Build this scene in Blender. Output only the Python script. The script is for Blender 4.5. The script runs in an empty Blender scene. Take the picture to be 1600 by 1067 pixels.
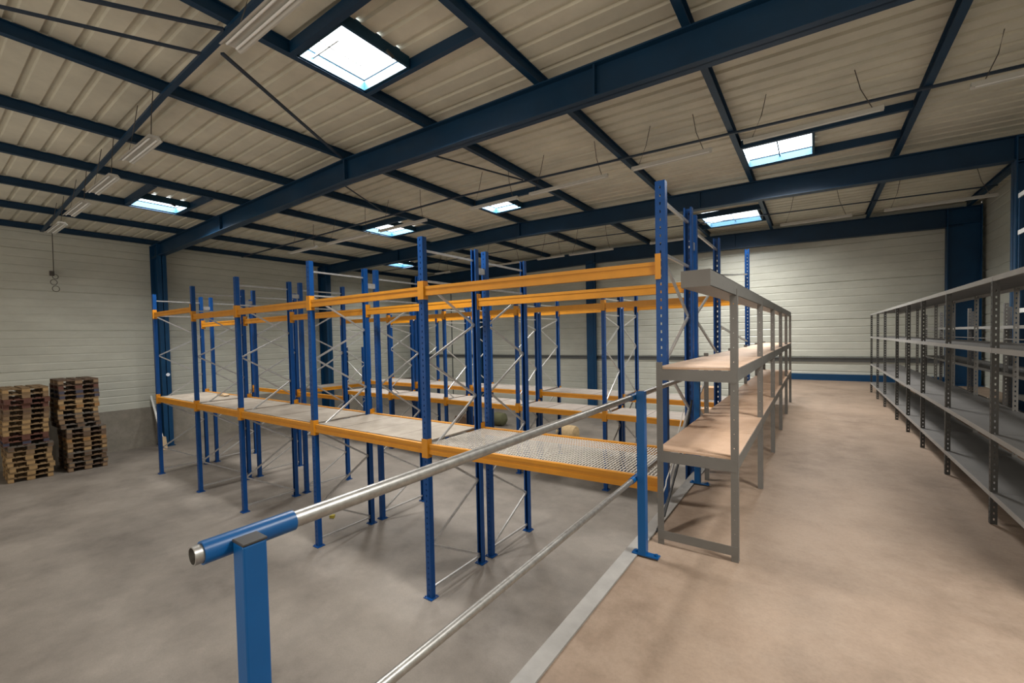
import bpy, math, random
from mathutils import Vector, Matrix
random.seed(7)
H0 = 3.462                       # eye level above the lower floor; world z = relative z + H0
SC = bpy.context.scene
COL = SC.collection

# ------------------------------------------------------------------ camera
YAW, PIT, ROL = 0.6106779, 0.0289756, -0.0207671
cam_d = bpy.data.cameras.new('camera'); cam = bpy.data.objects.new('camera', cam_d); COL.objects.link(cam)
cam_d.sensor_width = 36; cam_d.lens = 676.4787/1600*36; cam_d.shift_y = 13.351/1600; cam_d.clip_end = 200; cam_d.clip_start = 0.05
Rr = Vector((math.cos(YAW), math.sin(YAW), 0))
Fh = Vector((-math.sin(YAW), math.cos(YAW), 0))
Up = Vector((0, 0, 1))
Fw = Fh*math.cos(PIT) - Up*math.sin(PIT)
Dn = -(Up*math.cos(PIT) + Fh*math.sin(PIT))
Rc = Rr*math.cos(ROL) - Dn*math.sin(ROL)
Dc = Rr*math.sin(ROL) + Dn*math.cos(ROL)
cam.matrix_world = Matrix(((Rc.x, -Dc.x, -Fw.x, 0), (Rc.y, -Dc.y, -Fw.y, 0), (Rc.z, -Dc.z, -Fw.z, H0), (0, 0, 0, 1)))
SC.camera = cam

# ------------------------------------------------------------------ view, world, daylight
SC.view_settings.view_transform = 'Standard'; SC.view_settings.look = 'None'
SC.view_settings.gamma = 1; SC.view_settings.use_curve_mapping = False
SC.view_settings.exposure = 0.52
W = bpy.data.worlds.new('world'); SC.world = W; W.use_nodes = True
W.node_tree.nodes['Background'].inputs[0].default_value = (1.0, 0.93, 0.84, 1)
W.node_tree.nodes['Background'].inputs[1].default_value = 0.30

def area(name, loc, sx, sy, power, color, rot=(0, 0, 0), spread=180):
    d = bpy.data.lights.new(name, 'AREA'); d.shape = 'RECTANGLE'; d.size = sx; d.size_y = sy
    d.energy = power; d.color = color; d.spread = math.radians(spread)
    o = bpy.data.objects.new(name, d); COL.objects.link(o); o.location = loc; o.rotation_euler = rot
    return o
# unseen fill lights added behind the camera, platform side and hall side
area('rear_fill', (-0.5, -3.8, 4.2), 7.0, 3.6, 110, (1.0, 0.88, 0.74), (math.radians(84), 0, 0))
area('rear_fill', (-11.0, -3.8, 2.9), 12.0, 4.5, 120, (1.0, 0.88, 0.74), (math.radians(90), 0, 0))

# skylights: x0, x1, y0, y1 (openings in the sheeting)
SKY = [(-5.25, -4.34, 3.0, 3.98), (-14.05, -13.25, 3.52, 4.5), (-11.90, -10.75, 8.85, 9.95), (-7.55, -6.65, 9.3, 10.12),
       (-1.13, -0.02, 9.3, 10.4), (-2.82, -1.33, 14.2, 15.6), (-16.25, -15.5, 13.3, 14.2),
       (1.4, 2.5, 2.2, 3.3)]
def Zp(x):                       # underside of the purlins, relative to the eye
    return 3.58 - 0.0143*(-7.6 - x) if x < -7.6 else 3.58 - 0.022*(x + 7.6)
SKYPOW = [220, 190, 250, 200, 215, 230, 100, 210]
for i, (x0, x1, y0, y1) in enumerate(SKY):
    area('skylight_daylight', ((x0+x1)/2, (y0+y1)/2, H0 + Zp((x0+x1)/2) + 0.15), x1-x0-0.01, y1-y0-0.01, SKYPOW[i], (1.0, 0.97, 0.92), spread=150)

# ------------------------------------------------------------------ materials
def newmat(name):
    m = bpy.data.materials.new(name); m.use_nodes = True
    nt = m.node_tree; return m, nt, nt.nodes['Principled BSDF']
def N(nt, t, **k):
    n = nt.nodes.new(t)
    for a, b in k.items(): setattr(n, a, b)
    return n
def mix(nt, fac, a, b):
    n = N(nt, 'ShaderNodeMix', data_type='RGBA')
    if isinstance(fac, (int, float)): n.inputs[0].default_value = fac
    else: nt.links.new(fac, n.inputs[0])
    for i, c in ((6, a), (7, b)):
        if isinstance(c, tuple): n.inputs[i].default_value = c if len(c) == 4 else (*c, 1)
        else: nt.links.new(c, n.inputs[i])
    return n.outputs[2]
def noise(nt, scale, detail=4, rough=0.55, stretch=None, obj=True):
    tc = N(nt, 'ShaderNodeTexCoord'); src = tc.outputs['Object' if obj else 'Generated']
    if stretch:
        mp = N(nt, 'ShaderNodeMapping'); mp.inputs['Scale'].default_value = stretch
        nt.links.new(src, mp.inputs[0]); src = mp.outputs[0]
    n = N(nt, 'ShaderNodeTexNoise'); n.inputs['Scale'].default_value = scale
    n.inputs['Detail'].default_value = detail; n.inputs['Roughness'].default_value = rough
    nt.links.new(src, n.inputs['Vector']); return n.outputs['Fac']
def ramp(nt, fac, a, b, c0=(0, 0, 0, 1), c1=(1, 1, 1, 1)):
    r = N(nt, 'ShaderNodeValToRGB'); r.color_ramp.elements[0].position = a; r.color_ramp.elements[1].position = b
    r.color_ramp.elements[0].color = c0; r.color_ramp.elements[1].color = c1
    nt.links.new(fac, r.inputs[0]); return r.outputs[0]
def bump(nt, bs, h, s=0.2, d=0.01):
    b = N(nt, 'ShaderNodeBump'); b.inputs['Strength'].default_value = s; b.inputs['Distance'].default_value = d
    nt.links.new(h, b.inputs['Height']); nt.links.new(b.outputs[0], bs.inputs['Normal'])
def paint(name, col, rough=0.45, metal=0.0, var=0.18, scale=6.0, stretch=None, spec=0.5):
    m, nt, bs = newmat(name); bs.inputs['Specular IOR Level'].default_value = spec
    f = ramp(nt, noise(nt, scale, 5, 0.6, stretch), 0.3, 0.75)
    dark = tuple(c*(1-var) for c in col)
    nt.links.new(mix(nt, f, dark, col), bs.inputs['Base Color'])
    bs.inputs['Roughness'].default_value = rough; bs.inputs['Metallic'].default_value = metal
    return m
M = {}
M['blue'] = paint('rack_blue_paint', (0.0015, 0.050, 0.20), 0.42, spec=0.3)
M['steel_blue'] = paint('frame_blue_paint', (0.0025, 0.032, 0.078), 0.48, var=0.25, scale=2, spec=0.35)
M['column_blue'] = paint('column_blue_paint', (0.002, 0.045, 0.12), 0.5, var=0.25, scale=2, spec=0.3)
M['rail_blue'] = paint('rail_blue_paint', (0.001, 0.080, 0.26), 0.36, var=0.12, spec=0.35)
M['orange'] = paint('beam_orange_paint', (0.52, 0.21, 0.005), 0.5, var=0.14)
M['galv'] = paint('galvanised_brace', (0.62, 0.62, 0.62), 0.33, 0.75, 0.2, 18)
M['pipe'] = paint('galvanised_pipe', (0.42, 0.41, 0.39), 0.40, 0.8, 0.35, 40)
M['black'] = paint('black_plastic', (0.035, 0.033, 0.032), 0.5)
M['shelf_grey'] = paint('shelf_grey_paint', (0.15, 0.145, 0.135), 0.5, 0.1, 0.12)
M['shelf_dark'] = paint('dark_grey_upright', (0.045, 0.045, 0.043), 0.5, 0.2)
M['shelf_light'] = paint('light_grey_shelf', (0.15, 0.145, 0.14), 0.55, 0.1, 0.2, 3)
M['lip'] = paint('shelf_lip', (0.30, 0.29, 0.275), 0.5, 0.1, 0.1)
M['white'] = paint('white_paint', (0.72, 0.72, 0.70), 0.5, 0, 0.08)
M['batten'] = paint('lamp_housing', (0.50, 0.49, 0.45), 0.5, 0, 0.1)
M['darksteel'] = paint('dark_rod', (0.012, 0.028, 0.055), 0.5)
M['chain'] = paint('chain_steel', (0.10, 0.09, 0.08), 0.5, 0.5)
M['cable'] = paint('black_cable', (0.025, 0.027, 0.03), 0.5)
M['whitecable'] = paint('white_cable', (0.65, 0.65, 0.63), 0.5)
M['cardboard'] = paint('cardboard', (0.46, 0.29, 0.16), 0.8)
M['straw'] = paint('kraft_roll', (0.50, 0.36, 0.19), 0.85, 0, 0.35, 14)
M['olive'] = paint('olive_cloth', (0.11, 0.11, 0.055), 0.9)
M['yellow'] = paint('yellow_scrap', (0.32, 0.26, 0.02), 0.6)
M['wood'] = paint('broom_wood', (0.45, 0.33, 0.20), 0.7)
M['steeldark'] = paint('girt_grey', (0.13, 0.14, 0.14), 0.5, 0.2)
M['kerb'] = paint('kerb_steel', (0.30, 0.29, 0.275), 0.5, 0.0, 0.25, 7)

def concrete(name, c1, c2, c3, rough, s=0.55):
    m, nt, bs = newmat(name)
    a = ramp(nt, noise(nt, s, 9, 0.68), 0.38, 0.62)
    b = ramp(nt, noise(nt, s*5, 8, 0.72), 0.42, 0.62)
    c = ramp(nt, noise(nt, 55, 3, 0.6), 0.42, 0.7)
    col = mix(nt, a, c1, c2)
    mm = N(nt, 'ShaderNodeMath', operation='MULTIPLY'); mm.inputs[1].default_value = 0.5
    nt.links.new(b, mm.inputs[0]); col = mix(nt, mm.outputs[0], col, c3)
    mm2 = N(nt, 'ShaderNodeMath', operation='MULTIPLY'); mm2.inputs[1].default_value = 0.16
    nt.links.new(c, mm2.inputs[0]); col = mix(nt, mm2.outputs[0], col, tuple(x*0.55 for x in c1))
    nt.links.new(col, bs.inputs['Base Color'])
    bs.inputs['Roughness'].default_value = rough
    bump(nt, bs, noise(nt, 30, 6, 0.7), 0.12, 0.01)
    return m
M['floor'] = concrete('hall_concrete', (0.125, 0.108, 0.092), (0.235, 0.207, 0.178), (0.195, 0.172, 0.148), 0.62)
M['platform'] = concrete('platform_concrete', (0.165, 0.115, 0.080), (0.275, 0.20, 0.145), (0.29, 0.22, 0.165), 0.6, 0.8)
M['upstand'] = concrete('upstand_concrete', (0.20, 0.18, 0.145), (0.27, 0.245, 0.205), (0.17, 0.155, 0.13), 0.8, 1.2)

def sheet(name, col, rough=0.45, dirt=0.2):
    m, nt, bs = newmat(name)
    f = ramp(nt, noise(nt, 0.7, 7, 0.65, (1, 1, 2.5)), 0.35, 0.72)
    g = ramp(nt, noise(nt, 9, 4, 0.6), 0.45, 0.8)
    c = mix(nt, f, tuple(x*(1-dirt) for x in col), col)
    mm = N(nt, 'ShaderNodeMath', operation='MULTIPLY'); mm.inputs[1].default_value = 0.18
    nt.links.new(g, mm.inputs[0]); c = mix(nt, mm.outputs[0], c, tuple(x*0.7 for x in col))
    nt.links.new(c, bs.inputs['Base Color']); bs.inputs['Roughness'].default_value = rough
    return m
M['cladding'] = sheet('wall_cladding', (0.56, 0.565, 0.495), 0.36)
M['roof'] = sheet('roof_sheet', (0.70, 0.665, 0.545), 0.5, 0.28)

def board(name, c1, c2, rough=0.75, st=(1, 1, 1), sc=5):
    m, nt, bs = newmat(name)
    f = ramp(nt, noise(nt, sc, 7, 0.65, st), 0.35, 0.7)
    g = ramp(nt, noise(nt, 120, 2, 0.5), 0.4, 0.7)
    c = mix(nt, f, c1, c2); mm = N(nt, 'ShaderNodeMath', operation='MULTIPLY'); mm.inputs[1].default_value = 0.18
    nt.links.new(g, mm.inputs[0]); c = mix(nt, mm.outputs[0], c, tuple(x*0.6 for x in c1))
    nt.links.new(c, bs.inputs['Base Color']); bs.inputs['Roughness'].default_value = rough
    return m
M['chip'] = board('chipboard', (0.50, 0.335, 0.225), (0.64, 0.455, 0.33), 0.6, sc=2.2)
M['chipedge'] = board('chipboard_edge', (0.16, 0.10, 0.06), (0.22, 0.14, 0.09))
M['deck'] = board('rack_deck_board', (0.24, 0.205, 0.165), (0.36, 0.315, 0.26), 0.65, sc=2.5)
M['deckfar'] = board('rack_deck_board_grey', (0.22, 0.19, 0.165), (0.30, 0.265, 0.235), 0.65, sc=2.5)
M['wire'] = paint('wire_mesh', (0.70, 0.65, 0.58), 0.5, 0.0, 0.2, 20)
PW = [board('pallet_wood_%d' % i, c, tuple(min(1, x*1.5) for x in c), 0.8, (1, 1, 4), 4) for i, c in enumerate(
    [(0.15, 0.095, 0.045), (0.115, 0.07, 0.036), (0.075, 0.045, 0.027), (0.19, 0.125, 0.06), (0.095, 0.038, 0.024), (0.09, 0.075, 0.06)])]
PBL = [board('pallet_block_%d' % i, c, tuple(min(1, x*1.4) for x in c), 0.8, (1, 1, 1), 8) for i, c in enumerate(
    [(0.28, 0.18, 0.08), (0.17, 0.11, 0.06), (0.09, 0.055, 0.033), (0.085, 0.032, 0.022), (0.035, 0.036, 0.06), (0.22, 0.11, 0.035)])]

m, nt, bs = newmat('skylight_pane')                                # opal polycarbonate lit by the sky behind it
bs.inputs['Base Color'].default_value = (0.9, 0.95, 1, 1); bs.inputs['Roughness'].default_value = 0.4
bs.inputs['Emission Color'].default_value = (0.86, 0.95, 1.0, 1); bs.inputs['Emission Strength'].default_value = 3.2
M['pane'] = m
M['sky_frame'] = paint('skylight_frame', (0.006, 0.036, 0.066), 0.5, 0, 0.1, spec=0.2)
m, nt, bs = newmat('sign_face'); bs.inputs['Base Color'].default_value = (0.75, 0.8, 0.9, 1); M['sign'] = m

# ------------------------------------------------------------------ mesh helpers (z is relative to the eye unless raw)
class MB:
    def __init__(s): s.v = []; s.f = []; s.mi = []
    def box(s, x0, x1, y0, y1, z0, z1, mi=0):
        b = len(s.v)
        s.v += [(x0, y0, z0), (x1, y0, z0), (x1, y1, z0), (x0, y1, z0), (x0, y0, z1), (x1, y0, z1), (x1, y1, z1), (x0, y1, z1)]
        s.f += [(b, b+3, b+2, b+1), (b+4, b+5, b+6, b+7), (b, b+1, b+5, b+4), (b+1, b+2, b+6, b+5), (b+2, b+3, b+7, b+6), (b+3, b, b+4, b+7)]
        s.mi += [mi]*6; return s
    def bar(s, a, b_, w, h, up=(0, 0, 1), mi=0):                   # rectangular bar between two points
        a = Vector(a); b_ = Vector(b_); d = (b_-a).normalized(); up = Vector(up)
        if abs(d.dot(up)) > 0.99: up = Vector((1, 0, 0))
        r = d.cross(up).normalized(); u = r.cross(d).normalized()
        b = len(s.v)
        for p in (a, b_):
            for sx, sz in ((-1, -1), (1, -1), (1, 1), (-1, 1)):
                s.v.append(tuple(p + r*sx*w/2 + u*sz*h/2))
        s.f += [(b, b+1, b+2, b+3), (b+7, b+6, b+5, b+4), (b, b+4, b+5, b+1), (b+1, b+5, b+6, b+2), (b+2, b+6, b+7, b+3), (b+3, b+7, b+4, b)]
        s.mi += [mi]*6; return s
    def tube(s, pts, r, n=10, caps=True, mi=0):
        pts = [Vector(p) for p in pts]; rings = []
        for i, p in enumerate(pts):
            d = (pts[min(i+1, len(pts)-1)] - pts[max(i-1, 0)]).normalized()
            up = Vector((0, 0, 1)) if abs(d.z) < 0.95 else Vector((1, 0, 0))
            a = d.cross(up).normalized(); c = a.cross(d); rr = r[i] if isinstance(r, (list, tuple)) else r
            b = len(s.v); rings.append(b)
            for k in range(n):
                t = 2*math.pi*k/n; s.v.append(tuple(p + a*math.cos(t)*rr + c*math.sin(t)*rr))
        for q in range(len(rings)-1):
            for k in range(n):
                k2 = (k+1) % n; s.f.append((rings[q]+k, rings[q]+k2, rings[q+1]+k2, rings[q+1]+k)); s.mi.append(mi)
        if caps:
            s.f.append(tuple(rings[0]+k for k in reversed(range(n)))); s.f.append(tuple(rings[-1]+k for k in range(n))); s.mi += [mi, mi]
        return s
    def quad(s, a, b_, c, d, mi=0):
        b = len(s.v); s.v += [tuple(a), tuple(b_), tuple(c), tuple(d)]; s.f.append((b, b+1, b+2, b+3)); s.mi.append(mi); return s
    def prism(s, poly, axis, lo, hi, mi=0):                        # poly in the two other axes
        b = len(s.v); n = len(poly)
        for t in (lo, hi):
            for p, q in poly:
                s.v.append({'x': (t, p, q), 'y': (p, t, q), 'z': (p, q, t)}[axis])
        s.f.append(tuple(b+i for i in range(n))); s.f.append(tuple(b+n+i for i in reversed(range(n)))); s.mi += [mi, mi]
        for i in range(n):
            j = (i+1) % n; s.f.append((b+j, b+i, b+n+i, b+n+j)); s.mi.append(mi)
        return s
    def mesh(s, name, mats, smooth=False):
        me = bpy.data.meshes.new(name); me.from_pydata(s.v, [], s.f)
        for mt in (mats if isinstance(mats, (list, tuple)) else [mats]): me.materials.append(M[mt] if isinstance(mt, str) else mt)
        for p, i in zip(me.polygons, s.mi): p.material_index = i
        if smooth:
            me.polygons.foreach_set('use_smooth', [True]*len(me.polygons))
            me.set_sharp_from_angle(angle=math.radians(40))
        me.update(); return me
def put(name, me, parent=None, loc=(0, 0, 0), rot=(0, 0, 0)):
    o = bpy.data.objects.new(name, me); COL.objects.link(o); o.location = loc; o.rotation_euler = rot
    if parent: o.parent = parent
    return o
def build(mb, name, mats, parent=None, loc=(0, 0, 0), rot=(0, 0, 0), smooth=False):
    return put(name, mb.mesh(name, mats, smooth), parent, loc, rot)
def bevel(o, w, seg=2):
    b = o.modifiers.new('bevel', 'BEVEL'); b.width = w; b.segments = seg; b.limit_method = 'ANGLE'; return o
def tag(o, label, cat, group=None, kind=None):
    o['label'] = label; o['category'] = cat
    if group: o['group'] = group
    if kind: o['kind'] = kind
    return o
def thing(name, label, cat, loc=(0, 0, 0), group=None):
    o = bpy.data.objects.new(name, None); COL.objects.link(o); o.location = loc; o.empty_display_size = 0.1
    return tag(o, label, cat, group)
def struct(o): o['kind'] = 'structure'; return o
def z(r): return r + H0

PZ = -1.6                         # platform top, relative
XL, XR, YN, YF = -18.81, 3.78, -4.0, 17.40
XE = -1.14                        # edge of the platform

# ------------------------------------------------------------------ floors
struct(build(MB().box(XL-0.3, XE, YN, YF+0.2, -0.25, 0), 'floor', 'floor'))
struct(build(MB().box(XE, XR+0.3, YN, YF+0.2, -0.25, z(PZ)), 'floor_platform', 'platform'))

# ------------------------------------------------------------------ walls with ribbed cladding
def clad(name, fixed, lo, hi, z0, z1, axis, sign, mat='cladding', pitch=0.24, seam=5):
    mb = MB(); n = int((z1-z0)/pitch)+1; prof = []; zz = z0; i = 0
    while zz < z1:
        d = 0.010 if i % seam else 0.022
        g = 0.018 if i % seam else 0.028
        prof += [(zz, 0.0), (min(zz+pitch*0.80, z1), 0.0), (min(zz+pitch*0.80+g, z1), d), (min(zz+pitch-g*0.4, z1), d*0.9)]
        zz += pitch; i += 1
    prof.append((z1, 0.0))
    for (za, da), (zb, db) in zip(prof[:-1], prof[1:]):
        if axis == 'x': mb.quad((fixed-sign*da, lo, za), (fixed-sign*da, hi, za), (fixed-sign*db, hi, zb), (fixed-sign*db, lo, zb))
        else: mb.quad((hi, fixed-sign*da, za), (lo, fixed-sign*da, za), (lo, fixed-sign*db, zb), (hi, fixed-sign*db, zb))
    if axis == 'x': mb.box(fixed-sign*0.20, fixed-sign*0.05, lo, hi, z0, z1) if sign > 0 else mb.box(fixed+0.05, fixed+0.2, lo, hi, z0, z1)
    else: mb.box(lo, hi, fixed+0.05, fixed+0.2, z0, z1)
    return struct(build(mb, name, mat))
clad('wall_left', XL, YN, YF, 1.33, z(3.80), 'x', 1)
struct(build(MB().box(XL-0.2, XL+0.05, YN, YF, 0, 1.33), 'trim_1', 'upstand'))
clad('wall_far', YF, XL, XR, 0.0, z(3.85), 'y', -1)
clad('wall_right', XR, YN, YF, 0.0, z(3.70), 'x', -1)
# painted base and girt on the far wall
struct(build(MB().box(XE+0.0, XR, YF-0.12, YF, z(PZ), z(PZ)+0.20), 'trim_2', 'column_blue'))
struct(build(MB().box(XL, XR, YF-0.10, YF, z(-0.88), z(-0.85)).box(XL, XR, YF-0.04, YF, z(-1.0), z(-0.88)), 'trim_3', 'steeldark'))
struct(build(MB().box(-16.15, -16.10, YF-0.03, YF, 0, z(3.5)), 'trim_4', 'steeldark'))

# ------------------------------------------------------------------ corrugated roof with skylight openings
def roof():
    mb = MB(); P = 0.29
    ys = set(); y = YN
    prof = []
    while y < YF+0.2:
        prof += [(y, 0), (y+0.20, 0), (y+0.212, 0.038), (y+0.278, 0.038)]; y += P
    def dz(yy):
        for (a, da), (b, db) in zip(prof[:-1], prof[1:]):
            if a <= yy <= b: return da + (db-da)*(yy-a)/(b-a+1e-9)
        return 0
    ys = sorted({round(p[0], 4) for p in prof} | {v for s in SKY for v in s[2:]})
    ys = [q for q in ys if q <= YF+0.1]
    xs = sorted({XL-0.05, -7.6, XR+0.05} | {v for s in SKY for v in s[:2]})
    idx = {}
    def vid(x_, y_):
        k = (x_, y_)
        if k not in idx: idx[k] = len(mb.v); mb.v.append((x_, y_, z(Zp(x_)+0.17+dz(y_))))
        return idx[k]
    for xa, xb in zip(xs[:-1], xs[1:]):
        for ya, yb in zip(ys[:-1], ys[1:]):
            xm, ym = (xa+xb)/2, (ya+yb)/2
            if any(s[0] < xm < s[1] and s[2] < ym < s[3] for s in SKY): continue
            mb.f.append((vid(xa, ya), vid(xa, yb), vid(xb, yb), vid(xb, ya))); mb.mi.append(0)
    return struct(build(mb, 'ceiling', 'roof'))
roof()

# ------------------------------------------------------------------ steel frame: columns, rafters, purlins
RY = [-0.85, 5.30, 11.45, 17.08]
WORD = ['nearest', 'second', 'third', 'farthest']
def isec_rafter(yc, depth, label):
    mb = MB()
    xs = [XL+0.10, -7.6, 3.35]
    for xa, xb in zip(xs[:-1], xs[1:]):
        a, b = z(Zp(xa)), z(Zp(xb))
        mb.prism([(xa, a-depth), (xb, b-depth), (xb, b), (xa, a)], 'y', yc-0.012, yc+0.012)
        for off, t in ((0, 0.02), (-depth+0.02, 0.02)):
            mb.prism([(xa, a+off-t), (xb, b+off-t), (xb, b+off), (xa, a+off)], 'y', yc-0.10, yc+0.10)
    mb.box(-7.62, -7.58, yc-0.09, yc+0.09, z(Zp(-7.6))-depth, z(Zp(-7.6)))
    for xx in (-13.3, -2.3): mb.box(xx-0.012, xx+0.012, yc-0.085, yc+0.085, z(Zp(xx))-depth, z(Zp(xx)))
    return tag(build(mb, 'roof_rafter', 'steel_blue'), label, 'steel beam', 'blue roof rafters')
isec_rafter(RY[1], 0.43, 'deep blue steel rafter nearest the camera, crossing the whole picture just behind the big skylight')
isec_rafter(RY[2], 0.43, 'deep blue steel rafter in the middle, passing between the two skylights on the right')
isec_rafter(RY[3], 0.52, 'dark blue steel rafter farthest away, running along the far wall')
def column(xa, xb, yc, flange_at, label, z0=0.0, fw=0.13):
    mb = MB()
    zt = z(Zp(xa))-0.02
    mb.box(xa, xb, yc-0.01, yc+0.01, z0, zt)
    mb.box(xa, xa+0.02, yc-fw, yc+fw, z0, zt).box(xb-0.02, xb, yc-fw, yc+fw, z0, zt)
    mb.box(xa-0.0, xb+0.04, yc-fw-0.03, yc+fw+0.03, z0, z0+0.025)
    for zz in (zt-0.45, zt-0.02): mb.box(xa+0.02, xb-0.02, yc-fw+0.01, yc+fw-0.01, zz-0.01, zz+0.01)
    o = build(mb, 'steel_column', 'column_blue')
    return tag(o, label, 'steel column', 'blue wall columns')
column(XL+0.06, XL+0.74, RY[1], 0, 'wide blue steel column on the left wall nearest the pallets, with a small round white sign')
column(XL+0.06, XL+0.66, RY[2], 0, 'blue steel column in the middle of the left wall behind the racks')
column(XL+0.06, XL+0.66, RY[3], 0, 'blue steel column in the far left corner')
column(2.88, 3.62, RY[2], 0, 'blue steel column at the right picture edge beside the tall white shelves', z(PZ))
column(3.02, 3.70, RY[3]-0.05, 0, 'very wide dark blue column in the far right corner above the grey shelving', z(PZ), 0.14)
# wind posts of the far wall
def wind_post(x, label, w=0.13):
    zt = z(Zp(x))-0.4
    mb = MB().box(x-w, x+w, YF-0.36, YF-0.34, 0, zt).box(x-w, x+w, YF-0.06, YF-0.04, 0, zt).box(x-0.01, x+0.01, YF-0.34, YF-0.06, 0, zt)
    mb.box(x+w-0.03, x+w+0.09, YF-0.34, YF-0.30, 0, zt)
    return tag(build(mb, 'steel_column', 'column_blue'), label, 'steel column', 'blue wall columns')
wind_post(-7.85, 'wide blue post standing free against the middle of the far wall', 0.16)
wind_post(-14.0, 'thin dark blue post of the far wall seen between the racks', 0.09)

PX = [-18.60, -16.3, -14.1, -11.95, -9.80, -7.6, -5.30, -3.13, -1.18, 1.30, 3.45]
BAYN = ['near', 'middle', 'far']
NTH = ['wall-side', 'second', 'third', 'fourth', 'fifth', 'sixth', 'seventh', 'eighth', 'ninth', 'tenth', 'last']
BAYS = [(YN, RY[1]), (RY[1], RY[2]), (RY[2], RY[3]+0.1)]
for bi, (ya, yb) in enumerate(BAYS):
    for pi, px in enumerate(PX):
        if bi == 0 and px > 0: continue
        zz = z(Zp(px))
        mb = MB().box(px-0.004, px+0.004, ya, yb, zz+0.008, zz+0.15)
        mb.box(px-0.045, px+0.045, ya, yb, zz, zz+0.008).box(px-0.045, px+0.045, ya, yb, zz+0.15, zz+0.158)
        tag(build(mb, 'roof_purlin', 'steel_blue'), 'dark blue roof purlin in the %s bay, %s counted from the left wall' % (BAYN[bi], NTH[pi]), 'roof beam', 'purlins under the roof sheets')

def rod(name, a, b, w, label, grp='thin roof ties', mat='darksteel', dz=0.0):
    a = (a[0], a[1], z(Zp(a[0])-0.02+dz)); b = (b[0], b[1], z(Zp(b[0])-0.02+dz))
    pts = [a]
    if (a[0]+7.6)*(b[0]+7.6) < 0:
        t = (-7.6-a[0])/(b[0]-a[0]); pts.append((-7.6, a[1]+(b[1]-a[1])*t, z(Zp(-7.6)-0.02+dz)))
    pts.append(b); mb = MB()
    for p, q in zip(pts[:-1], pts[1:]): mb.bar(p, q, w, w*0.6)
    return tag(build(mb, name, mat), label, 'tie rod', grp)
rod('roof_tie', (-18.6, 2.62), (-2.0, 2.20), 0.07, 'blue roof tie crossing the near bay from the left wall to the top edge', mat='steel_blue')
rod('roof_tie', (-18.6, 8.05), (3.5, 8.45), 0.05, 'long thin roof tie across the middle bay past the far side of the skylights')
rod('roof_tie', (-18.6, 14.1), (3.5, 14.9), 0.04, 'long thin roof tie across the far bay')
rod('roof_brace', (-5.9, 2.42), (-7.55, 5.15), 0.045, 'thin diagonal roof brace from the near strip lamp to the first rafter')
rod('roof_brace', (-7.35, 0.0), (-6.10, 2.30), 0.04, 'thin roof brace at the upper left corner meeting the near tie')
rod('roof_brace', (-6.2, 1.05), (-5.42, 2.25), 0.045, 'thin roof brace at the top left meeting the purlin crossing')
rod('roof_brace', (-6.2, 5.45), (-5.35, 8.2), 0.035, 'thin diagonal roof brace in the middle bay left of the central skylight')
rod('roof_brace', (-8.5, 5.45), (-9.75, 7.9), 0.03, 'thin diagonal roof brace in the middle bay above the left half of the racks')

# ------------------------------------------------------------------ skylights
SKL = ['large bright skylight at the top of the picture with a wire grid over it', 'skylight at the left beyond the row of strip lamps',
       'skylight above the left half of the racks, beside a strip lamp', 'small skylight above the centre of the racks',
       'skylight on the right under the ceiling ties, between the two nearest rafters', 'skylight just behind the tall rack post on the right',
       'dim far skylight low over the left racks', 'skylight above the platform aisle in the near bay, over the top edge']
for i, (x0, x1, y0, y1) in enumerate(SKY):
    xm = (x0+x1)/2; zb = z(Zp(xm))
    t = thing('skylight', SKL[i], 'skylight', (xm, (y0+y1)/2, zb+0.175), 'roof skylights')
    dzb = -0.17; dzt = 0.0
    hx, hy = (x1-x0)/2, (y1-y0)/2
    mb = MB()
    for s in (-1, 1):
        mb.box(s*hx-0.02, s*hx+0.02, -hy, hy, dzb+0.02, dzt); mb.box(-hx, hx, s*hy-0.02, s*hy+0.02, dzb+0.02, dzt)
    build(mb, 'frame', 'sky_frame', t)
    build(MB().box(-hx, hx, -hy, hy, dzt, dzt+0.01), 'pane', 'pane', t)
    if i == 0:
        g = MB()
        g.box(-hx+0.02, hx-0.35, -0.30, -0.28, -0.085, -0.065); g.box(-0.10, -0.08, -hy+0.02, hy-0.25, -0.085, -0.065)
        g.box(-hx*0.55, -hx*0.55+0.012, -hy*0.2, hy*0.6, -0.075, -0.063)
        build(g, 'guard_wires', 'batten', t)
    if i in (4, 5):
        build(MB().box(-0.01, 0.01, -hy, hy, -0.06, -0.045), 'glazing_bar', 'sky_frame', t)
    # trimmers from the opening to the neighbouring purlins
    pl = max(p for p in PX if p <= xm); pr = min(p for p in PX if p > xm)
    for yy in (y0-0.06, y1+0.06):
        build(MB().box(pl+0.046-xm, pr-0.046-xm, yy-0.035-(y0+y1)/2, yy+0.035-(y0+y1)/2, dzb+0.005, -0.02), 'trimmer', 'steel_blue', t)
    if i in (0, 1, 3, 5):
        c = MB().tube([(hx+0.05, hy*0.2, dzb+0.02), (hx+0.05, hy*0.2+0.10, dzb-0.02)], 0.02, 8)
        build(c, 'opener', 'black', t)

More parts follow.
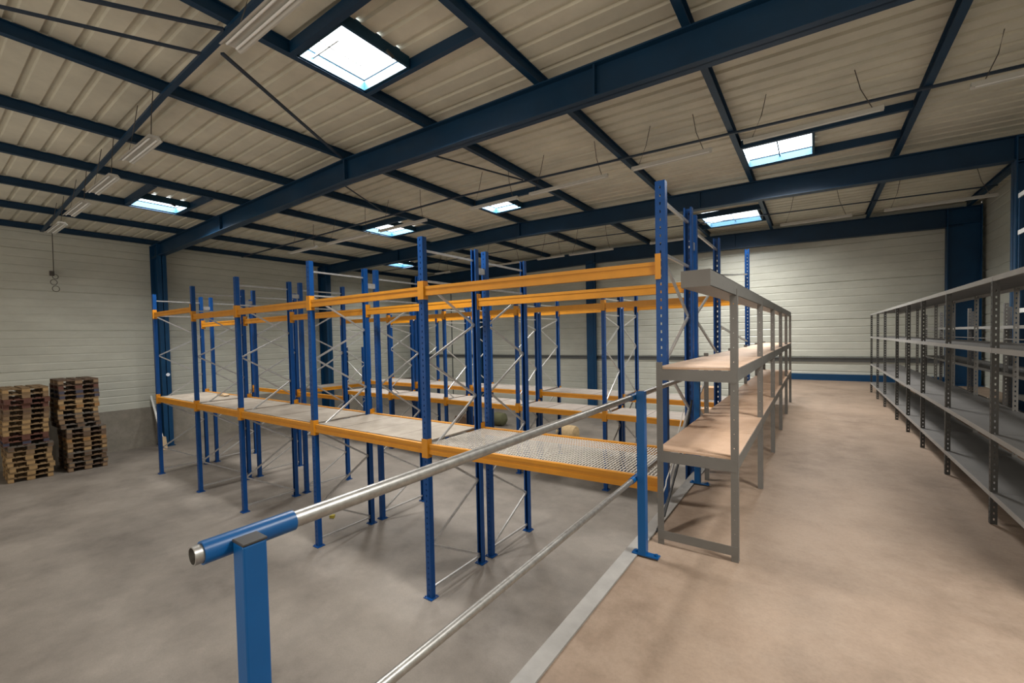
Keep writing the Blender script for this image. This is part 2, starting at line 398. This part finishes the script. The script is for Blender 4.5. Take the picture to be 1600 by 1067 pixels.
# ------------------------------------------------------------------ strip lamps on chains
def lamp(xa, xb, y, zr, label, w=0.16, sag=0.0):
    L = xb-xa; xm = (xa+xb)/2
    t = thing('strip_lamp', label, 'lamp', (xm, y, z(zr)), 'strip lamps hung under the roof')
    mb = MB().prism([(-w*0.3, 0.06), (w*0.3, 0.06), (w*0.5, 0.0), (w*0.42, 0.0), (w*0.2, 0.03), (-w*0.2, 0.03), (-w*0.42, 0.0), (-w*0.5, 0.0)], 'x', -L/2, L/2)
    build(mb, 'housing', 'batten', t)
    tb = MB()
    for s in ((-1, 1) if w > 0.1 else (0,)): tb.tube([(-L/2+0.04, s*w*0.22, 0.012), (L/2-0.04, s*w*0.22, 0.012)], 0.013, 8)
    build(tb, 'tube', 'white', t, smooth=True)
    for s in (-1, 1):
        xx = s*(L/2-0.12); top = Zp(xm+xx)+0.175-zr
        build(MB().tube([(xx, 0, 0.06), (xx-s*0.12, 0.05, (top+0.06)/2), (xx-s*0.18, 0.1, top)], 0.006, 5), 'hanger', 'chain', t)
LMP = [(-5.05, -3.3, 2.15, 3.10, 'large strip lamp close to the camera at the top left', 0.22),
       (-8.95, -7.65, 2.22, 2.90, 'white strip lamp in the near bay, first one below the large lamp', 0.20),
       (-11.3, -9.9, 2.28, 2.90, 'white strip lamp in the near bay, second one down towards the left wall', 0.20),
       (-13.6, -12.1, 2.34, 2.90, 'white strip lamp in the near bay, third one down towards the left wall', 0.20),
       (-16.0, -14.6, 2.40, 2.90, 'small-looking strip lamp nearest the left wall', 0.20),
       (-14.2, -12.6, 7.6, 2.90, 'strip lamp in the middle bay above the left rack posts', 0.12),
       (-12.0, -10.0, 7.6, 2.90, 'strip lamp in the middle bay just left of the left-centre skylight', 0.12),
       (-9.6, -7.8, 7.6, 2.90, 'strip lamp crossing in front of the left-centre skylight', 0.08),
       (-6.4, -5.1, 7.6, 2.90, 'thin strip lamp beside the small central skylight', 0.07),
       (-4.8, -3.1, 7.6, 2.90, 'thin strip lamp right of the small central skylight', 0.07),
       (-2.65, -1.35, 7.6, 2.90, 'strip lamp above the tall perforated rack post', 0.09),
       (-0.9, 0.75, 7.6, 2.90, 'strip lamp passing in front of the right skylight', 0.06),
       (1.55, 3.2, 7.6, 2.90, 'strip lamp at the right picture edge in the middle bay', 0.09),
       (-13.5, -12.6, 13.6, 2.80, 'short strip lamp far away left of the second tall rack post', 0.09),
       (-10.9, -9.0, 13.6, 2.80, 'faint strip lamp far away behind the rack braces', 0.07),
       (-8.3, -7.2, 13.6, 2.80, 'strip lamp far away above the free-standing wall post, left one', 0.07),
       (-7.0, -5.4, 13.6, 2.80, 'strip lamp far away above the orange beams, right one', 0.09),
       (-4.2, -2.9, 13.6, 2.80, 'strip lamp far away behind the tall perforated rack posts', 0.07),
       (-0.75, 0.75, 13.6, 2.80, 'strip lamp in the far bay above the grey left shelving end', 0.08),
       (1.35, 3.2, 13.6, 2.80, 'strip lamp in the far bay in front of the far right column', 0.09)]
for a in LMP: lamp(*a)

# ------------------------------------------------------------------ pallet racking
def post_mesh(h, w=0.09, d=0.075, pitch=0.075, hole=0.026):
    mb = MB(); t = 0.004; g = 0.013
    for sx in (-1, 1):                                             # the face is towards -y, open at the back
        mb.box(min(sx*g/2, sx*w/2), max(sx*g/2, sx*w/2), -d/2, -d/2+t, 0, h)
        mb.box(min(sx*(w/2-t), sx*w/2), max(sx*(w/2-t), sx*w/2), -d/2+t, d/2, 0, h)
        mb.box(min(sx*(w/2-0.02), sx*w/2), max(sx*(w/2-0.02), sx*w/2), d/2-t, d/2, 0, h)
    n = int(h/pitch)
    for i in range(n+1):
        mb.box(-g/2, g/2, -d/2, -d/2+t, max(0, i*pitch-(pitch-hole)/2), min(h, i*pitch+(pitch-hole)/2))
    return mb.mesh('post', 'blue')
POSTS = {}
def get_post(h, w=0.09):
    k = (round(h, 2), w)
    if k not in POSTS: POSTS[k] = post_mesh(h, w)
    return POSTS[k]
FOOT = MB().box(-0.075, 0.075, -0.07, 0.07, 0, 0.012).tube([(0.055, 0.05, 0.012), (0.055, 0.05, 0.03)], 0.008, 6).tube([(-0.055, -0.05, 0.012), (-0.055, -0.05, 0.03)], 0.008, 6).mesh('foot_plate', 'blue')
def frame_braces(h, dy, flip=False):
    mb = MB(); a, b = (0.04, dy-0.04)
    if flip: a, b = b, a
    nodes = [(b, 0.15), (a, 0.70), (b, 1.30), (a, 1.95), (b, 2.60), (a, 3.17), (b, 3.66), (a, 4.20*h/4.8 if h < 4.7 else 4.20)]
    nodes = [n for n in nodes if n[1] < h-0.1]
    for p, q in zip(nodes[:-1], nodes[1:]): mb.bar((0, p[0], p[1]), (0, q[0], q[1]), 0.028, 0.022, (1, 0, 0))
    for zz in (0.12, nodes[-1][1]+0.03, h-0.17):
        if zz < h-0.05: mb.bar((0, a, zz), (0, b, zz), 0.028, 0.025, (1, 0, 0))
    return mb
def upright(parent, x, y0, y1, h=4.80, flip=False, w=0.09):
    k = ('b', round(h, 2), round(y1-y0, 2), flip)
    if k not in POSTS: POSTS[k] = frame_braces(h, y1-y0, flip).mesh('upright_frame', 'galv')
    f = put('upright_frame', POSTS[k], parent, (x, y0, 0))
    put('post', get_post(h, w), f, (0, 0, 0)); put('post', get_post(h, w), f, (0, y1-y0, 0), (0, 0, math.pi))
    put('foot_plate', FOOT, f, (0, 0, 0)); put('foot_plate', FOOT, f, (0, y1-y0, 0))
    return f
def beam(parent, xa, ya, xb, yb, ztop, h, side, w=0.045):
    """box beam from post to post; side -1: connectors on the camera side."""
    L = math.hypot(xb-xa, yb-ya); ang = math.atan2(yb-ya, xb-xa)
    mb = MB()
    mb.prism([(-w/2, -h), (w/2, -h), (w/2, 0), (-w/2, 0)], 'x', 0.05, L-0.05)
    mb.box(0.05, L-0.05, -w/2-0.006, -w/2, -h, -h*0.62).box(0.05, L-0.05, -w/2-0.006, -w/2, -h*0.30, 0)
    o = build(mb, 'beam', 'orange', parent, (xa, ya, z(ztop)), (0, 0, ang))
    for q in (0, L):
        s = 1 if q == 0 else -1
        c = MB().box(min(q+s*0.046, q+s*0.052), max(q+s*0.046, q+s*0.052), -0.05, 0.035, -h-0.05, 0.07)
        c.box(min(q-s*0.002, q+s*0.05), max(q-s*0.002, q+s*0.05), side*0.050-0.003, side*0.050+0.003, -h-0.05, 0.07)
        build(c, 'connector', 'orange', o)
    return o
def deck(parent, xa, xb, ya, yb, ztop, n, mat, skew=0.0):
    w = (xb-xa)/n
    for i in range(n):
        a = xa+i*w+0.008; b = xa+(i+1)*w-0.008; dz = random.uniform(-0.003, 0.003)
        build(MB().prism([(a, ya), (b, ya), (b, yb), (a, yb)], 'z', z(ztop)-0.022+dz, z(ztop)+dz), 'deck_panel', mat, parent)

# ---- front double run (rows A and B)
FX = [-14.39, -11.81, -9.58, -6.89, -4.22, -1.188]
A1, A2, B1, B2 = 4.02, 5.09, 5.34, 6.42
run = thing('pallet_rack', 'long front double run of blue and orange pallet racking with beige decks across the hall', 'pallet rack', (-7.8, 4.6, 0))
run.location = (0, 0, 0)
ya1 = lambda i: A1 if i < 5 else 4.20
ya2 = lambda i: A2 if i < 5 else 5.27
for i, x in enumerate(FX):
    w = 0.092 if i == 5 else 0.09
    upright(run, x, ya1(i), ya2(i), 4.80 if i < 5 else 4.90, w=w)
    if i in (0, 1, 2, 3, 4): upright(run, x, B1, B2, 4.80, flip=True)
    else: upright(run, x, 5.50, 7.02, 4.86, flip=True)
    for zz in (4.44,):
        build(MB().box(x-0.03, x+0.03, ya2(i)+0.036, (B1 if i < 5 else 5.50)-0.036, zz, zz+0.09), 'row_spacer', 'galv', run)
for i in range(5):
    xa, xb = FX[i], FX[i+1]
    up = 0.86 if i == 0 else 0.69
    beam(run, xa, ya1(i), xb, ya1(i+1), up, 0.12, -1)
    beam(run, xa, ya2(i)+0.02, xb, ya2(i+1)+0.02, 0.60, 0.12, 1)
    beam(run, xa, ya1(i), xb, ya1(i+1), -1.385, 0.13, -1)
    beam(run, xa, ya2(i)+0.05, xb, ya2(i+1)+0.05, -1.36, 0.11, 1)
    if i < 4: deck(run, xa+0.06, xb-0.06, ya1(i)+0.03, ya2(i)+0.02, -1.375, [3, 3, 4, 4][i], 'deck')
beam(run, FX[0], B2, FX[1], B2, -1.385, 0.10, 1); beam(run, FX[1], B2, FX[2], B2, -1.385, 0.10, 1)
# wire mesh deck of the last bay
mb = MB(); xa, xb = FX[4]+0.06, FX[5]-0.06
sh = lambda x_: (x_-xa)/(xb-xa)*0.17
n = 84
for i in range(n+1):
    x_ = xa+(xb-xa)*i/n; mb.bar((x_, A1+0.03+sh(x_), z(-1.378)), (x_, A2+0.06+sh(x_), z(-1.378)), 0.011, 0.005)
for j in range(15):
    t = j/14.0; mb.bar((xa, A1+0.03+1.06*t, z(-1.384)), (xb, A1+0.03+1.06*t+0.17, z(-1.384)), 0.007, 0.006)
build(mb, 'wire_deck', 'wire', run)

# ---- rear double run (rows C and D)
GX = [-13.6, -11.1, -8.68, -6.18, -3.84]
C1, C2, D1, D2 = 9.05, 10.0, 10.15, 11.2
run2 = thing('pallet_rack', 'rear double run of lower pallet racking behind the front run, grey decks at two heights', 'pallet rack')
for i, x in enumerate(GX):
    upright(run2, x, C1, C2, 4.45, w=0.08); upright(run2, x, D1, D2, 4.50, flip=True, w=0.08)
    build(MB().box(x-0.03, x+0.03, C2+0.036, D1-0.036, 4.1, 4.2), 'row_spacer', 'white', run2)
# end of the run by the platform: one tall upright pair tied back
XE2 = -1.24
f = build(MB().bar((XE2, 7.10, z(0.87)), (XE2, 10.97, z(1.30)), 0.03, 0.03), 'top_tie', 'galv', run2)
build(MB().bar((XE2, 7.10, z(0.15)), (XE2, 10.97, z(-0.2)), 0.03, 0.03), 'tie', 'galv', run2)
build(MB().bar((XE2, 7.10, 1.2), (XE2, 10.97, 1.5), 0.03, 0.03), 'tie', 'galv', run2)
put('post', get_post(z(1.86), 0.09), run2, (XE2, 11.0, 0), (0, 0, math.pi))
put('foot_plate', FOOT, run2, (XE2, 11.0, 0))
GXX = GX + [XE2]
for i in range(5):
    xa, xb = GXX[i], GXX[i+1]
    beam(run2, xa, C1, xb, C1, -1.74, 0.12, -1); beam(run2, xa, C2, xb, C2, -1.76, 0.10, 1)
    beam(run2, xa, D1, xb, D1, -1.50, 0.11, -1); beam(run2, xa, D2, xb, D2, -1.52, 0.10, 1)
    beam(run2, xa, C1, xb, C1, 0.72, 0.12, -1)
    beam(run2, xa, D2-0.0, xb, D2, 0.76, 0.12, 1)
    deck(run2, xa+0.05, xb-0.05, C1+0.03, C2-0.03, -1.735, 3, 'deckfar'); deck(run2, xa+0.05, xb-0.05, D1+0.03, D2-0.03, -1.495, 3, 'deckfar')

# ---- short rack along the left wall
run3 = thing('pallet_rack', 'short low pallet rack along the left wall behind the front run, beside the middle column', 'pallet rack')
f = build(frame_braces(3.2, 1.1), 'upright_frame', 'galv', run3, (-15.15, 8.75, 0), (0, 0, math.pi/2))
put('post', get_post(3.2, 0.08), f, (0, 0, 0)); put('post', get_post(3.2, 0.08), f, (0, 1.1, 0), (0, 0, math.pi))
f = build(frame_braces(3.2, 1.1), 'upright_frame', 'galv', run3, (-15.15, 11.0, 0), (0, 0, math.pi/2))
put('post', get_post(3.2, 0.08), f, (0, 0, 0)); put('post', get_post(3.2, 0.08), f, (0, 1.1, 0), (0, 0, math.pi))
for q in (-15.15, -16.25): beam(run3, q, 8.75, q, 11.0, -1.74, 0.12, -1)
build(MB().box(-16.22, -15.18, 8.8, 10.95, z(-1.74)-0.02, z(-1.735)), 'deck_panel', 'deckfar', run3)

# ------------------------------------------------------------------ platform kerb and hand rail
struct(build(MB().box(XE+0.002, -1.055, YN, YF-0.15, z(PZ), z(PZ)+0.012).box(XE-0.012, XE+0.002, YN, YF-0.15, z(PZ)-0.16, z(PZ)+0.012)
             , 'trim_5', 'kerb'))
rail = thing('guard_rail', 'blue posts and round galvanised pipes of the guard rail along the platform edge', 'guard rail')
RX, PR = -1.075, 0.0205
def rpost(y, top, cap=True, flange=True, sz=0.058):
    mb = MB().box(RX+0.026, RX+0.026+sz, y-sz/2, y+sz/2, z(PZ)+0.012, z(top))
    o = bevel(build(mb, 'post', 'rail_blue', rail), 0.004)
    if flange:
        fl = MB().box(RX+0.056-0.075, RX+0.056+0.135-0.02, y-0.028, y+0.028, z(PZ)+0.012, z(PZ)+0.022)
        for q in (-0.05, 0.095): fl.tube([(RX+0.056+q, y, z(PZ)+0.022), (RX+0.056+q, y, z(PZ)+0.036)], 0.012, 6)
        build(fl, 'base_flange', 'rail_blue', o)
    if cap: bevel(build(MB().box(RX+0.025, RX+0.027+sz, y-sz/2-0.001, y+sz/2+0.001, z(top), z(top)+0.006), 'cap', 'black', o), 0.002)
    return o
p1 = rpost(0.437, -0.436, sz=0.05); p2 = rpost(3.06, -0.405, cap=False); rpost(4.85, -0.42, cap=False)
pipe = MB()
def hollow(mb, x, ya, yb, zc, r, t=0.003, n=24):
    for rr, cap in ((r, False), (r-t, False)): mb.tube([(x, ya, zc), (x, yb, zc)], rr, n, caps=False)
    for yy in (ya, yb):
        for k in range(n):
            a, b = 2*math.pi*k/n, 2*math.pi*(k+1)/n
            mb.quad(*[(x+math.cos(u)*q, yy, zc+math.sin(u)*q) for u, q in ((a, r), (b, r), (b, r-t), (a, r-t))])
    return mb
o = build(hollow(MB(), RX, 0.345, 4.92, z(-0.447), PR), 'top_rail', 'pipe', rail, smooth=True)
build(hollow(MB(), RX, 0.362, 0.560, z(-0.447), PR+0.0045, 0.004), 'sleeve', 'rail_blue', o, smooth=True)
build(hollow(MB(), RX, 2.985, 3.15, z(-0.447), PR+0.0045, 0.004), 'sleeve', 'rail_blue', o, smooth=True)
o = build(hollow(MB(), RX, 0.36, 4.92, z(-1.045), PR*0.9), 'middle_rail', 'pipe', rail, smooth=True)
build(hollow(MB(), RX, 2.985, 3.13, z(-1.045), PR*0.9+0.004, 0.003), 'sleeve', 'rail_blue', o, smooth=True)

# ------------------------------------------------------------------ grey shelving on the platform, left side of the aisle
SY = [3.31, 5.03, 6.64, 8.26, 9.90, 11.60]
sh1 = thing('shelving_unit', 'grey shelving run with tan chipboard shelves standing along the guard rail', 'shelving')
def angle_post(x, y, z0, z1, sx, sy, w=0.045, pitch=0.05, hole=0.011, mat='shelf_grey', parent=None, gap=0.010):
    mb = MB(); t = 0.003
    g = gap
    # leg across x (faces the camera) with a column of punched holes, plus leg along y
    x1 = x+sx*w; lo, hi = min(x, x1), max(x, x1); c = (lo+hi)/2
    mb.box(lo, c-g/2, y-t/2, y+t/2, z0, z1).box(c+g/2, hi, y-t/2, y+t/2, z0, z1)
    zz = z0
    while zz < z1:
        mb.box(c-g/2, c+g/2, y-t/2, y+t/2, zz, min(z1, zz+pitch-hole)); zz += pitch
    y1 = y+sy*w; lo, hi = min(y, y1), max(y, y1); c = (lo+hi)/2
    mb.box(x-t/2, x+t/2, lo, c-g/2, z0, z1).box(x-t/2, x+t/2, c+g/2, hi, z0, z1)
    zz = z0
    while zz < z1:
        mb.box(x-t/2, x+t/2, c-g/2, c+g/2, zz, min(z1, zz+pitch-hole)); zz += pitch
    return build(mb, 'post', mat, parent)
XF, XB = -0.435, -0.985
for i, y in enumerate(SY):
    angle_post(XF, y, z(PZ)+0.002, z(0.30+0.008*(y-3.3)), -1, 1 if i < 5 else -1, parent=sh1, hole=0.005, pitch=0.10, gap=0.005)
    angle_post(XB, y, z(PZ)+0.002, z(-0.21), 1, 1 if i < 5 else -1, parent=sh1, hole=0.005, pitch=0.10, gap=0.005)
for zt in (-0.245, -0.865):
    o = MB()
    for i, (ya, yb) in enumerate(zip(SY[:-1], SY[1:])):
        nb = 2
        for k in range(nb):
            a = ya+0.004+(yb-ya)*k/nb; b = ya-0.004+(yb-ya)*(k+1)/nb
            sb = MB().box(XB+0.006, XF-0.006, a, b, z(zt)-0.016, z(zt))
            build(sb, 'shelf_board', 'chip', sh1)
        build(MB().box(XF-0.006, XF-0.002, ya+0.0, yb, z(zt)-0.092, z(zt)-0.004).box(XB+0.002, XB+0.006, ya, yb, z(zt)-0.092, z(zt)-0.004)
              .box(XF-0.03, XF-0.006, ya, yb, z(zt)-0.020, z(zt)-0.017).box(XF-0.02, XF-0.006, ya, yb, z(zt)-0.094, z(zt)-0.090), 'shelf_beam', 'shelf_grey', sh1)
    for y in SY: 
        build(MB().box(XB+0.003, XF-0.003, y-0.004, y-0.001, z(zt)-0.10, z(zt)-0.018), 'end_beam', 'shelf_grey', sh1)
build(MB().box(XB+0.003, XF-0.003, SY[0]-0.004, SY[0]-0.001, z(-1.555), z(-1.49)), 'end_brace', 'shelf_grey', sh1)
# trough-shaped top rail carried by the front posts
tr = MB(); ya, yb = 2.42, 11.62; za, zb = 0.245, 0.345
def trough(x0, x1, y0, y1, zz0, zz1, h, t=0.003):
    for (a, b, lo, hi) in ((x1-t, x1, 0, h), (x0, x0+t, 0, h), (x0, x1, 0, t), (x1-0.02, x1, h-t, h)):
        bb = len(tr.v)
        tr.v += [(a, y0, z(zz0+lo)), (b, y0, z(zz0+lo)), (b, y0, z(zz0+hi)), (a, y0, z(zz0+hi)), (a, y1, z(zz1+lo)), (b, y1, z(zz1+lo)), (b, y1, z(zz1+hi)), (a, y1, z(zz1+hi))]
        tr.f += [(bb, bb+1, bb+2, bb+3), (bb+7, bb+6, bb+5, bb+4), (bb, bb+4, bb+5, bb+1), (bb+1, bb+5, bb+6, bb+2), (bb+2, bb+6, bb+7, bb+3), (bb+3, bb+7, bb+4, bb)]
        tr.mi += [0]*6
trough(-0.585, XF-0.004, ya, yb, za, zb, 0.088)
tr.box(-0.585, XF-0.004, ya-0.003, ya, z(za), z(za)+0.088)
build(tr, 'top_rail', 'shelf_grey', sh1)

# ------------------------------------------------------------------ grey shelving on the right
RYS = [3.65, 5.07, 6.56, 7.89, 9.0, 10.13, 11.74, 13.0, 14.36]
sh2 = thing('shelving_unit', 'long dark grey metal shelving run with perforated posts on the right of the aisle', 'shelving')
RX0, RX1 = 1.17, 1.70
for i, y in enumerate(RYS):
    dr = 1 if i < len(RYS)-1 else -1
    angle_post(RX0, y, z(PZ)+0.002, z(0.40), 1, dr, 0.04, 0.05, 0.018, 'shelf_dark', sh2)
    angle_post(RX1, y, z(PZ)+0.002, z(0.40), -1, dr, 0.04, 0.05, 0.018, 'shelf_grey', sh2)
def metal_shelf(parent, x0, x1, y0, y1, zt, mat='shelf_light', h=0.04):
    mb = MB().box(x0, x1, y0, y1, z(zt)-0.003, z(zt))
    o = build(mb, 'shelf', mat, parent)
    build(MB().box(x0-0.002, x0+0.001, y0, y1, z(zt)-h, z(zt)+0.001).box(x0, x0+0.015, y0, y1, z(zt)-h, z(zt)-h+0.002)
          .box(x1-0.001, x1+0.002, y0, y1, z(zt)-h, z(zt)+0.001), 'lip', 'lip', o)
for ya, yb in zip(RYS[:-1], RYS[1:]):
    for zt in (0.41, -0.165, -0.86, -1.335): metal_shelf(sh2, RX0, RX1, ya+0.003, yb-0.003, zt)

# second run against the right wall, behind
sh3 = thing('shelving_unit', 'grey shelving run seen through the right-hand shelves, nearer to the right wall', 'shelving')
Y3 = [4.5, 6.6, 8.7, 10.4, 12.4, 13.9]
for y in Y3:
    angle_post(2.12, y, z(PZ)+0.002, z(0.33), 1, 1, 0.04, 0.05, 0.015, 'shelf_light', sh3)
    angle_post(2.62, y, z(PZ)+0.002, z(0.33), -1, 1, 0.04, 0.05, 0.015, 'shelf_light', sh3)
for ya, yb in zip(Y3[:-1], Y3[1:]):
    for zt in (0.02, -0.62, -1.30): metal_shelf(sh3, 2.12, 2.62, ya+0.003, yb-0.003, zt)
    build(MB().box(2.119, 2.123, ya, yb, z(-0.165), z(-0.155)), 'rod', 'lip', sh3)

# tall white-edged shelving at the right picture edge
sh4 = thing('shelving_unit', 'tall shelving with white shelf edges at the right picture edge, higher than the grey shelves', 'shelving')
for y in (7.5, 10.5):
    for x in (2.70, 3.16): angle_post(x, y, z(PZ)+0.002, z(2.2), 1 if x < 3 else -1, -1, 0.04, 0.05, 0.012, 'column_blue', sh4)
for zt in (2.15, 1.56, 0.92, 0.3, -0.4, -1.1):
    metal_shelf(sh4, 2.70, 3.16, 7.5, 10.5, zt, 'white', 0.07)
    build(MB().box(2.694, 2.698, 7.5, 10.5, z(zt)-0.07, z(zt)), 'shelf_edge', 'white', sh4)

# ------------------------------------------------------------------ pallets
def pallet_mesh(wm, bm_, jit):
    mb = MB(); h = 0.134; wx, wy = 1.2, 0.8
    for k, (y0, w) in enumerate(((-0.4, 0.145), (-0.235, 0.10), (-0.0725, 0.145), (0.135, 0.10), (0.255, 0.145))):
        mb.box(-wx/2+random.uniform(-.004, .004), wx/2+random.uniform(-.006, .004), y0, y0+w, h-0.020, h-0.001)
    for x0 in (-0.6, -0.0725, 0.455): mb.box(x0, x0+0.145, -wy/2, wy/2, h-0.042, h-0.020)
    for x0 in (-0.6, -0.0725, 0.455):
        for y0, w in ((-0.4, 0.10), (-0.0725, 0.145), (0.3, 0.10)):
            mb.box(x0, x0+0.145, y0, y0+w, 0.020, h-0.042, 1)
    for y0, w in ((-0.4, 0.10), (-0.0725, 0.145), (0.3, 0.10)): mb.box(-wx/2, wx/2, y0, y0+w, 0.0, 0.020)
    return mb.mesh('pallet', [wm, bm_])
ORD = ['bottom', 'second', 'third', 'fourth', 'fifth', 'sixth', 'seventh', 'eighth', 'ninth', 'tenth', 'eleventh', 'twelfth', 'thirteenth',
       'fourteenth', 'fifteenth', 'sixteenth', 'seventeenth', 'eighteenth', 'nineteenth']
CNAME = ['tan', 'brown', 'dark brown', 'pale', 'reddish', 'grey']
BNAME = ['light', 'brown', 'dark', 'red', 'blue', 'orange']
S1 = [(0, 0), (3, 0), (3, 0), (0, 0), (3, 0), (0, 1), (5, 2), (4, 4), (4, 3), (3, 0), (0, 0), (0, 0), (1, 1), (1, 2), (4, 3), (4, 3), (0, 1), (0, 0)]
S2 = [(2, 1), (5, 1), (1, 2), (5, 2), (1, 0), (0, 1), (0, 5), (2, 2), (5, 1), (5, 2), (1, 1), (5, 1), (0, 0), (3, 5), (0, 0), (1, 4), (2, 4), (2, 3), (2, 1)]
cache = {}
for st, spec, xc, yc in (('left', S1, -17.38, 1.95), ('right', S2, -17.38, 2.95)):
    for k, (wi, bi) in enumerate(spec):
        if (wi, bi) not in cache: cache[(wi, bi)] = pallet_mesh(PW[wi], PBL[bi], 0)
        off = 0.0
        if st == 'left': off = (-0.03 if 6 < k < 12 else 0.02 if k < 7 else 0.0)
        else: off = 0.09 if k < 9 else -0.03
        o = put('pallet', cache[(wi, bi)], None, (xc+random.uniform(-.025, .025), yc+off+random.uniform(-.018, .018), 0.002+k*0.1345), (0, 0, random.uniform(-.025, .025)+(math.pi if random.random() < .5 else 0)))
        pos = 'topmost' if k == len(spec)-1 else ORD[k]
        pos = pos + ('' if k in (0, len(spec)-1) else ' from the bottom')
        tag(o, '%s wooden pallet with %s blocks, %s of the %s stack' % (CNAME[wi], BNAME[bi], pos, st), 'pallet', 'wooden pallets in the %s stack' % st)

# ------------------------------------------------------------------ small things
# chain hanging by the left wall
t = MB().tube([(-18.62, 2.84, z(3.42)), (-18.62, 2.83, z(2.25))], 0.010, 6)
ch = thing('hanging_cable', 'grey cable with wire loops hanging high on the left wall above the pallets', 'cable')
build(t, 'cable', 'chain', ch)
def loop(cx, cy, cz, r, n=18, ax='x', tilt=0.0):
    return [(cx, cy+r*math.cos(2*math.pi*k/n), cz+r*1.15*math.sin(2*math.pi*k/n)) for k in range(n+1)]
lp = MB().tube(loop(-18.62, 2.86, z(2.10), 0.06), 0.009, 5).tube(loop(-18.60, 2.82, z(1.93), 0.07), 0.009, 5).tube(loop(-18.62, 2.86, z(1.74), 0.075), 0.009, 5)
lp.box(-18.66, -18.58, 2.74, 2.84, z(2.12), z(2.26))
build(lp, 'wire_loop', 'chain', ch)
# round sign on the first column
tag(build(MB().tube([(XL+0.742, RY[1]+0.04, z(-1.02)), (XL+0.750, RY[1]+0.04, z(-1.02))], 0.055, 16), 'wall_sign', 'sign', smooth=True),
    'small round white sign on the nearest blue column of the left wall', 'sign')
# broom leaning on the column
br = thing('broom', 'broom with a pale handle leaning between the left rack end and the nearest wall column', 'broom')
build(MB().tube([(-18.68, 5.02, z(-1.75)), (-17.75, 5.02, z(-3.10))], 0.035, 8), 'handle', 'white', br, smooth=True)
build(MB().prism([(-17.82, z(-3.46)+0.003), (-17.50, z(-3.46)+0.003), (-17.62, z(-3.05)), (-17.78, z(-3.05))], 'y', 4.96, 5.08), 'brush_head', 'wood', br)
# kraft roll and olive bundle on the floor behind the front run
k = MB(); pts = [(-5.75, 10.6, 0), (-5.68, 10.6, 0), (-4.95, 10.6, 0), (-4.85, 10.6, 0)]
def lathe(x0, y0, z0, prof, n=24):
    mb = MB(); mb.tube([(x0+a, y0, z0) for a, r in prof], [r for a, r in prof], n); return mb
tag(build(lathe(-6.95, 12.55, 0.285, [(0, 0.10), (0.01, 0.24), (0.08, 0.28), (0.5, 0.282), (0.62, 0.26), (0.68, 0.12)]), 'paper_roll', 'straw', smooth=True),
    'tan round roll lying on the hall floor behind the wire-decked bay', 'roll')
tag(build(lathe(-10.6, 13.6, 0.27, [(0, 0.05), (0.05, 0.2), (0.3, 0.265), (0.62, 0.24), (0.75, 0.08)]), 'cloth_bundle', 'olive', smooth=True),
    'dark olive bundle on the floor far behind the racks', 'bundle')
tag(build(MB().prism([(-12.0, 0.002), (-11.2, 0.002), (-11.3, 0.30), (-11.55, 0.42), (-11.9, 0.34)], 'y', 12.9, 13.4), 'tarpaulin', PW[2]),
    'dark brown heap on the floor far behind the racks, left part', 'tarpaulin')
# things on the decks
def crate(x, y, zb, sx, sy, sz, name, mat, label, cat):
    mb = MB().box(-sx/2, sx/2, -sy/2, sy/2, 0, sz)
    fl = MB().box(-sx/2-0.003, -0.004, -sy/2-0.003, sy/2+0.003, sz, sz+0.004).box(0.004, sx/2+0.003, -sy/2-0.003, sy/2+0.003, sz, sz+0.004)
    t = thing(name, label, cat, (x, y, zb)); bevel(build(mb, 'body', mat, t), 0.004); build(fl, 'lid_flap', mat, t); return t
crate(-2.05, 10.7, z(-1.49), 0.40, 0.40, 0.26, 'cardboard_box', 'cardboard', 'brown cardboard box on the rear rack deck seen under the left shelving', 'box')
crate(-1.75, 9.5, z(-1.733), 0.30, 0.30, 0.20, 'cardboard_box', 'cardboard', 'small cardboard box on the lower rear deck next to the perforated post', 'box')
tag(build(MB().prism([(-10.35, 0), (-9.9, 0), (-9.86, 0.03), (-9.98, 0.055), (-10.3, 0.05)], 'y', 4.80, 4.92), 'wood_offcut', 'wood', None, (-2.6, 0.05, z(-1.371))),
    'curved piece of pale wood on the deck of the farthest left bay', 'wood piece')
# yellow scrap on the floor
tag(build(MB().prism([(-0.05, -0.035), (0.05, -0.03), (0.02, 0.05), (-0.03, 0.04)], 'z', 0.001, 0.05), 'plastic_scrap', 'yellow', None, (-7.76, 4.83, 0), (0, 0, 0.4)),
    'small yellow plastic scrap on the hall floor under the front run', 'scrap')
# cables hanging between the rack end and the shelving
def wavy(p0, p1, sag, n=14, wob=0.02, seed=1):
    rnd = random.Random(seed); out = []
    for i in range(n+1):
        t = i/n; s = 4*t*(1-t)*sag
        out.append((p0[0]+(p1[0]-p0[0])*t, p0[1]+(p1[1]-p0[1])*t+rnd.uniform(-wob, wob), p0[2]+(p1[2]-p0[2])*t-s))
    return out
cb = MB()
for s in range(5): cb.tube(wavy((-1.035+0.006*s, 3.42+0.04*s, z(PZ)+0.03+0.02*s), (-1.03, 4.55+0.03*s, z(-0.80+0.03*s)), 0.10-0.015*s, seed=s), 0.009, 6)
tag(build(cb, 'cable_bundle', 'cable', smooth=True), 'black cable bundle hanging beside the back posts of the left shelving', 'cable')
wc = MB().tube(wavy((-1.005, 3.42, z(PZ)+0.25), (-1.005, 4.2, z(-0.70)), 0.05, seed=9), 0.005, 6)
tag(build(wc, 'white_cable', 'whitecable', smooth=True), 'thin white cable loops tangled with the black cables beside the shelving', 'cable')
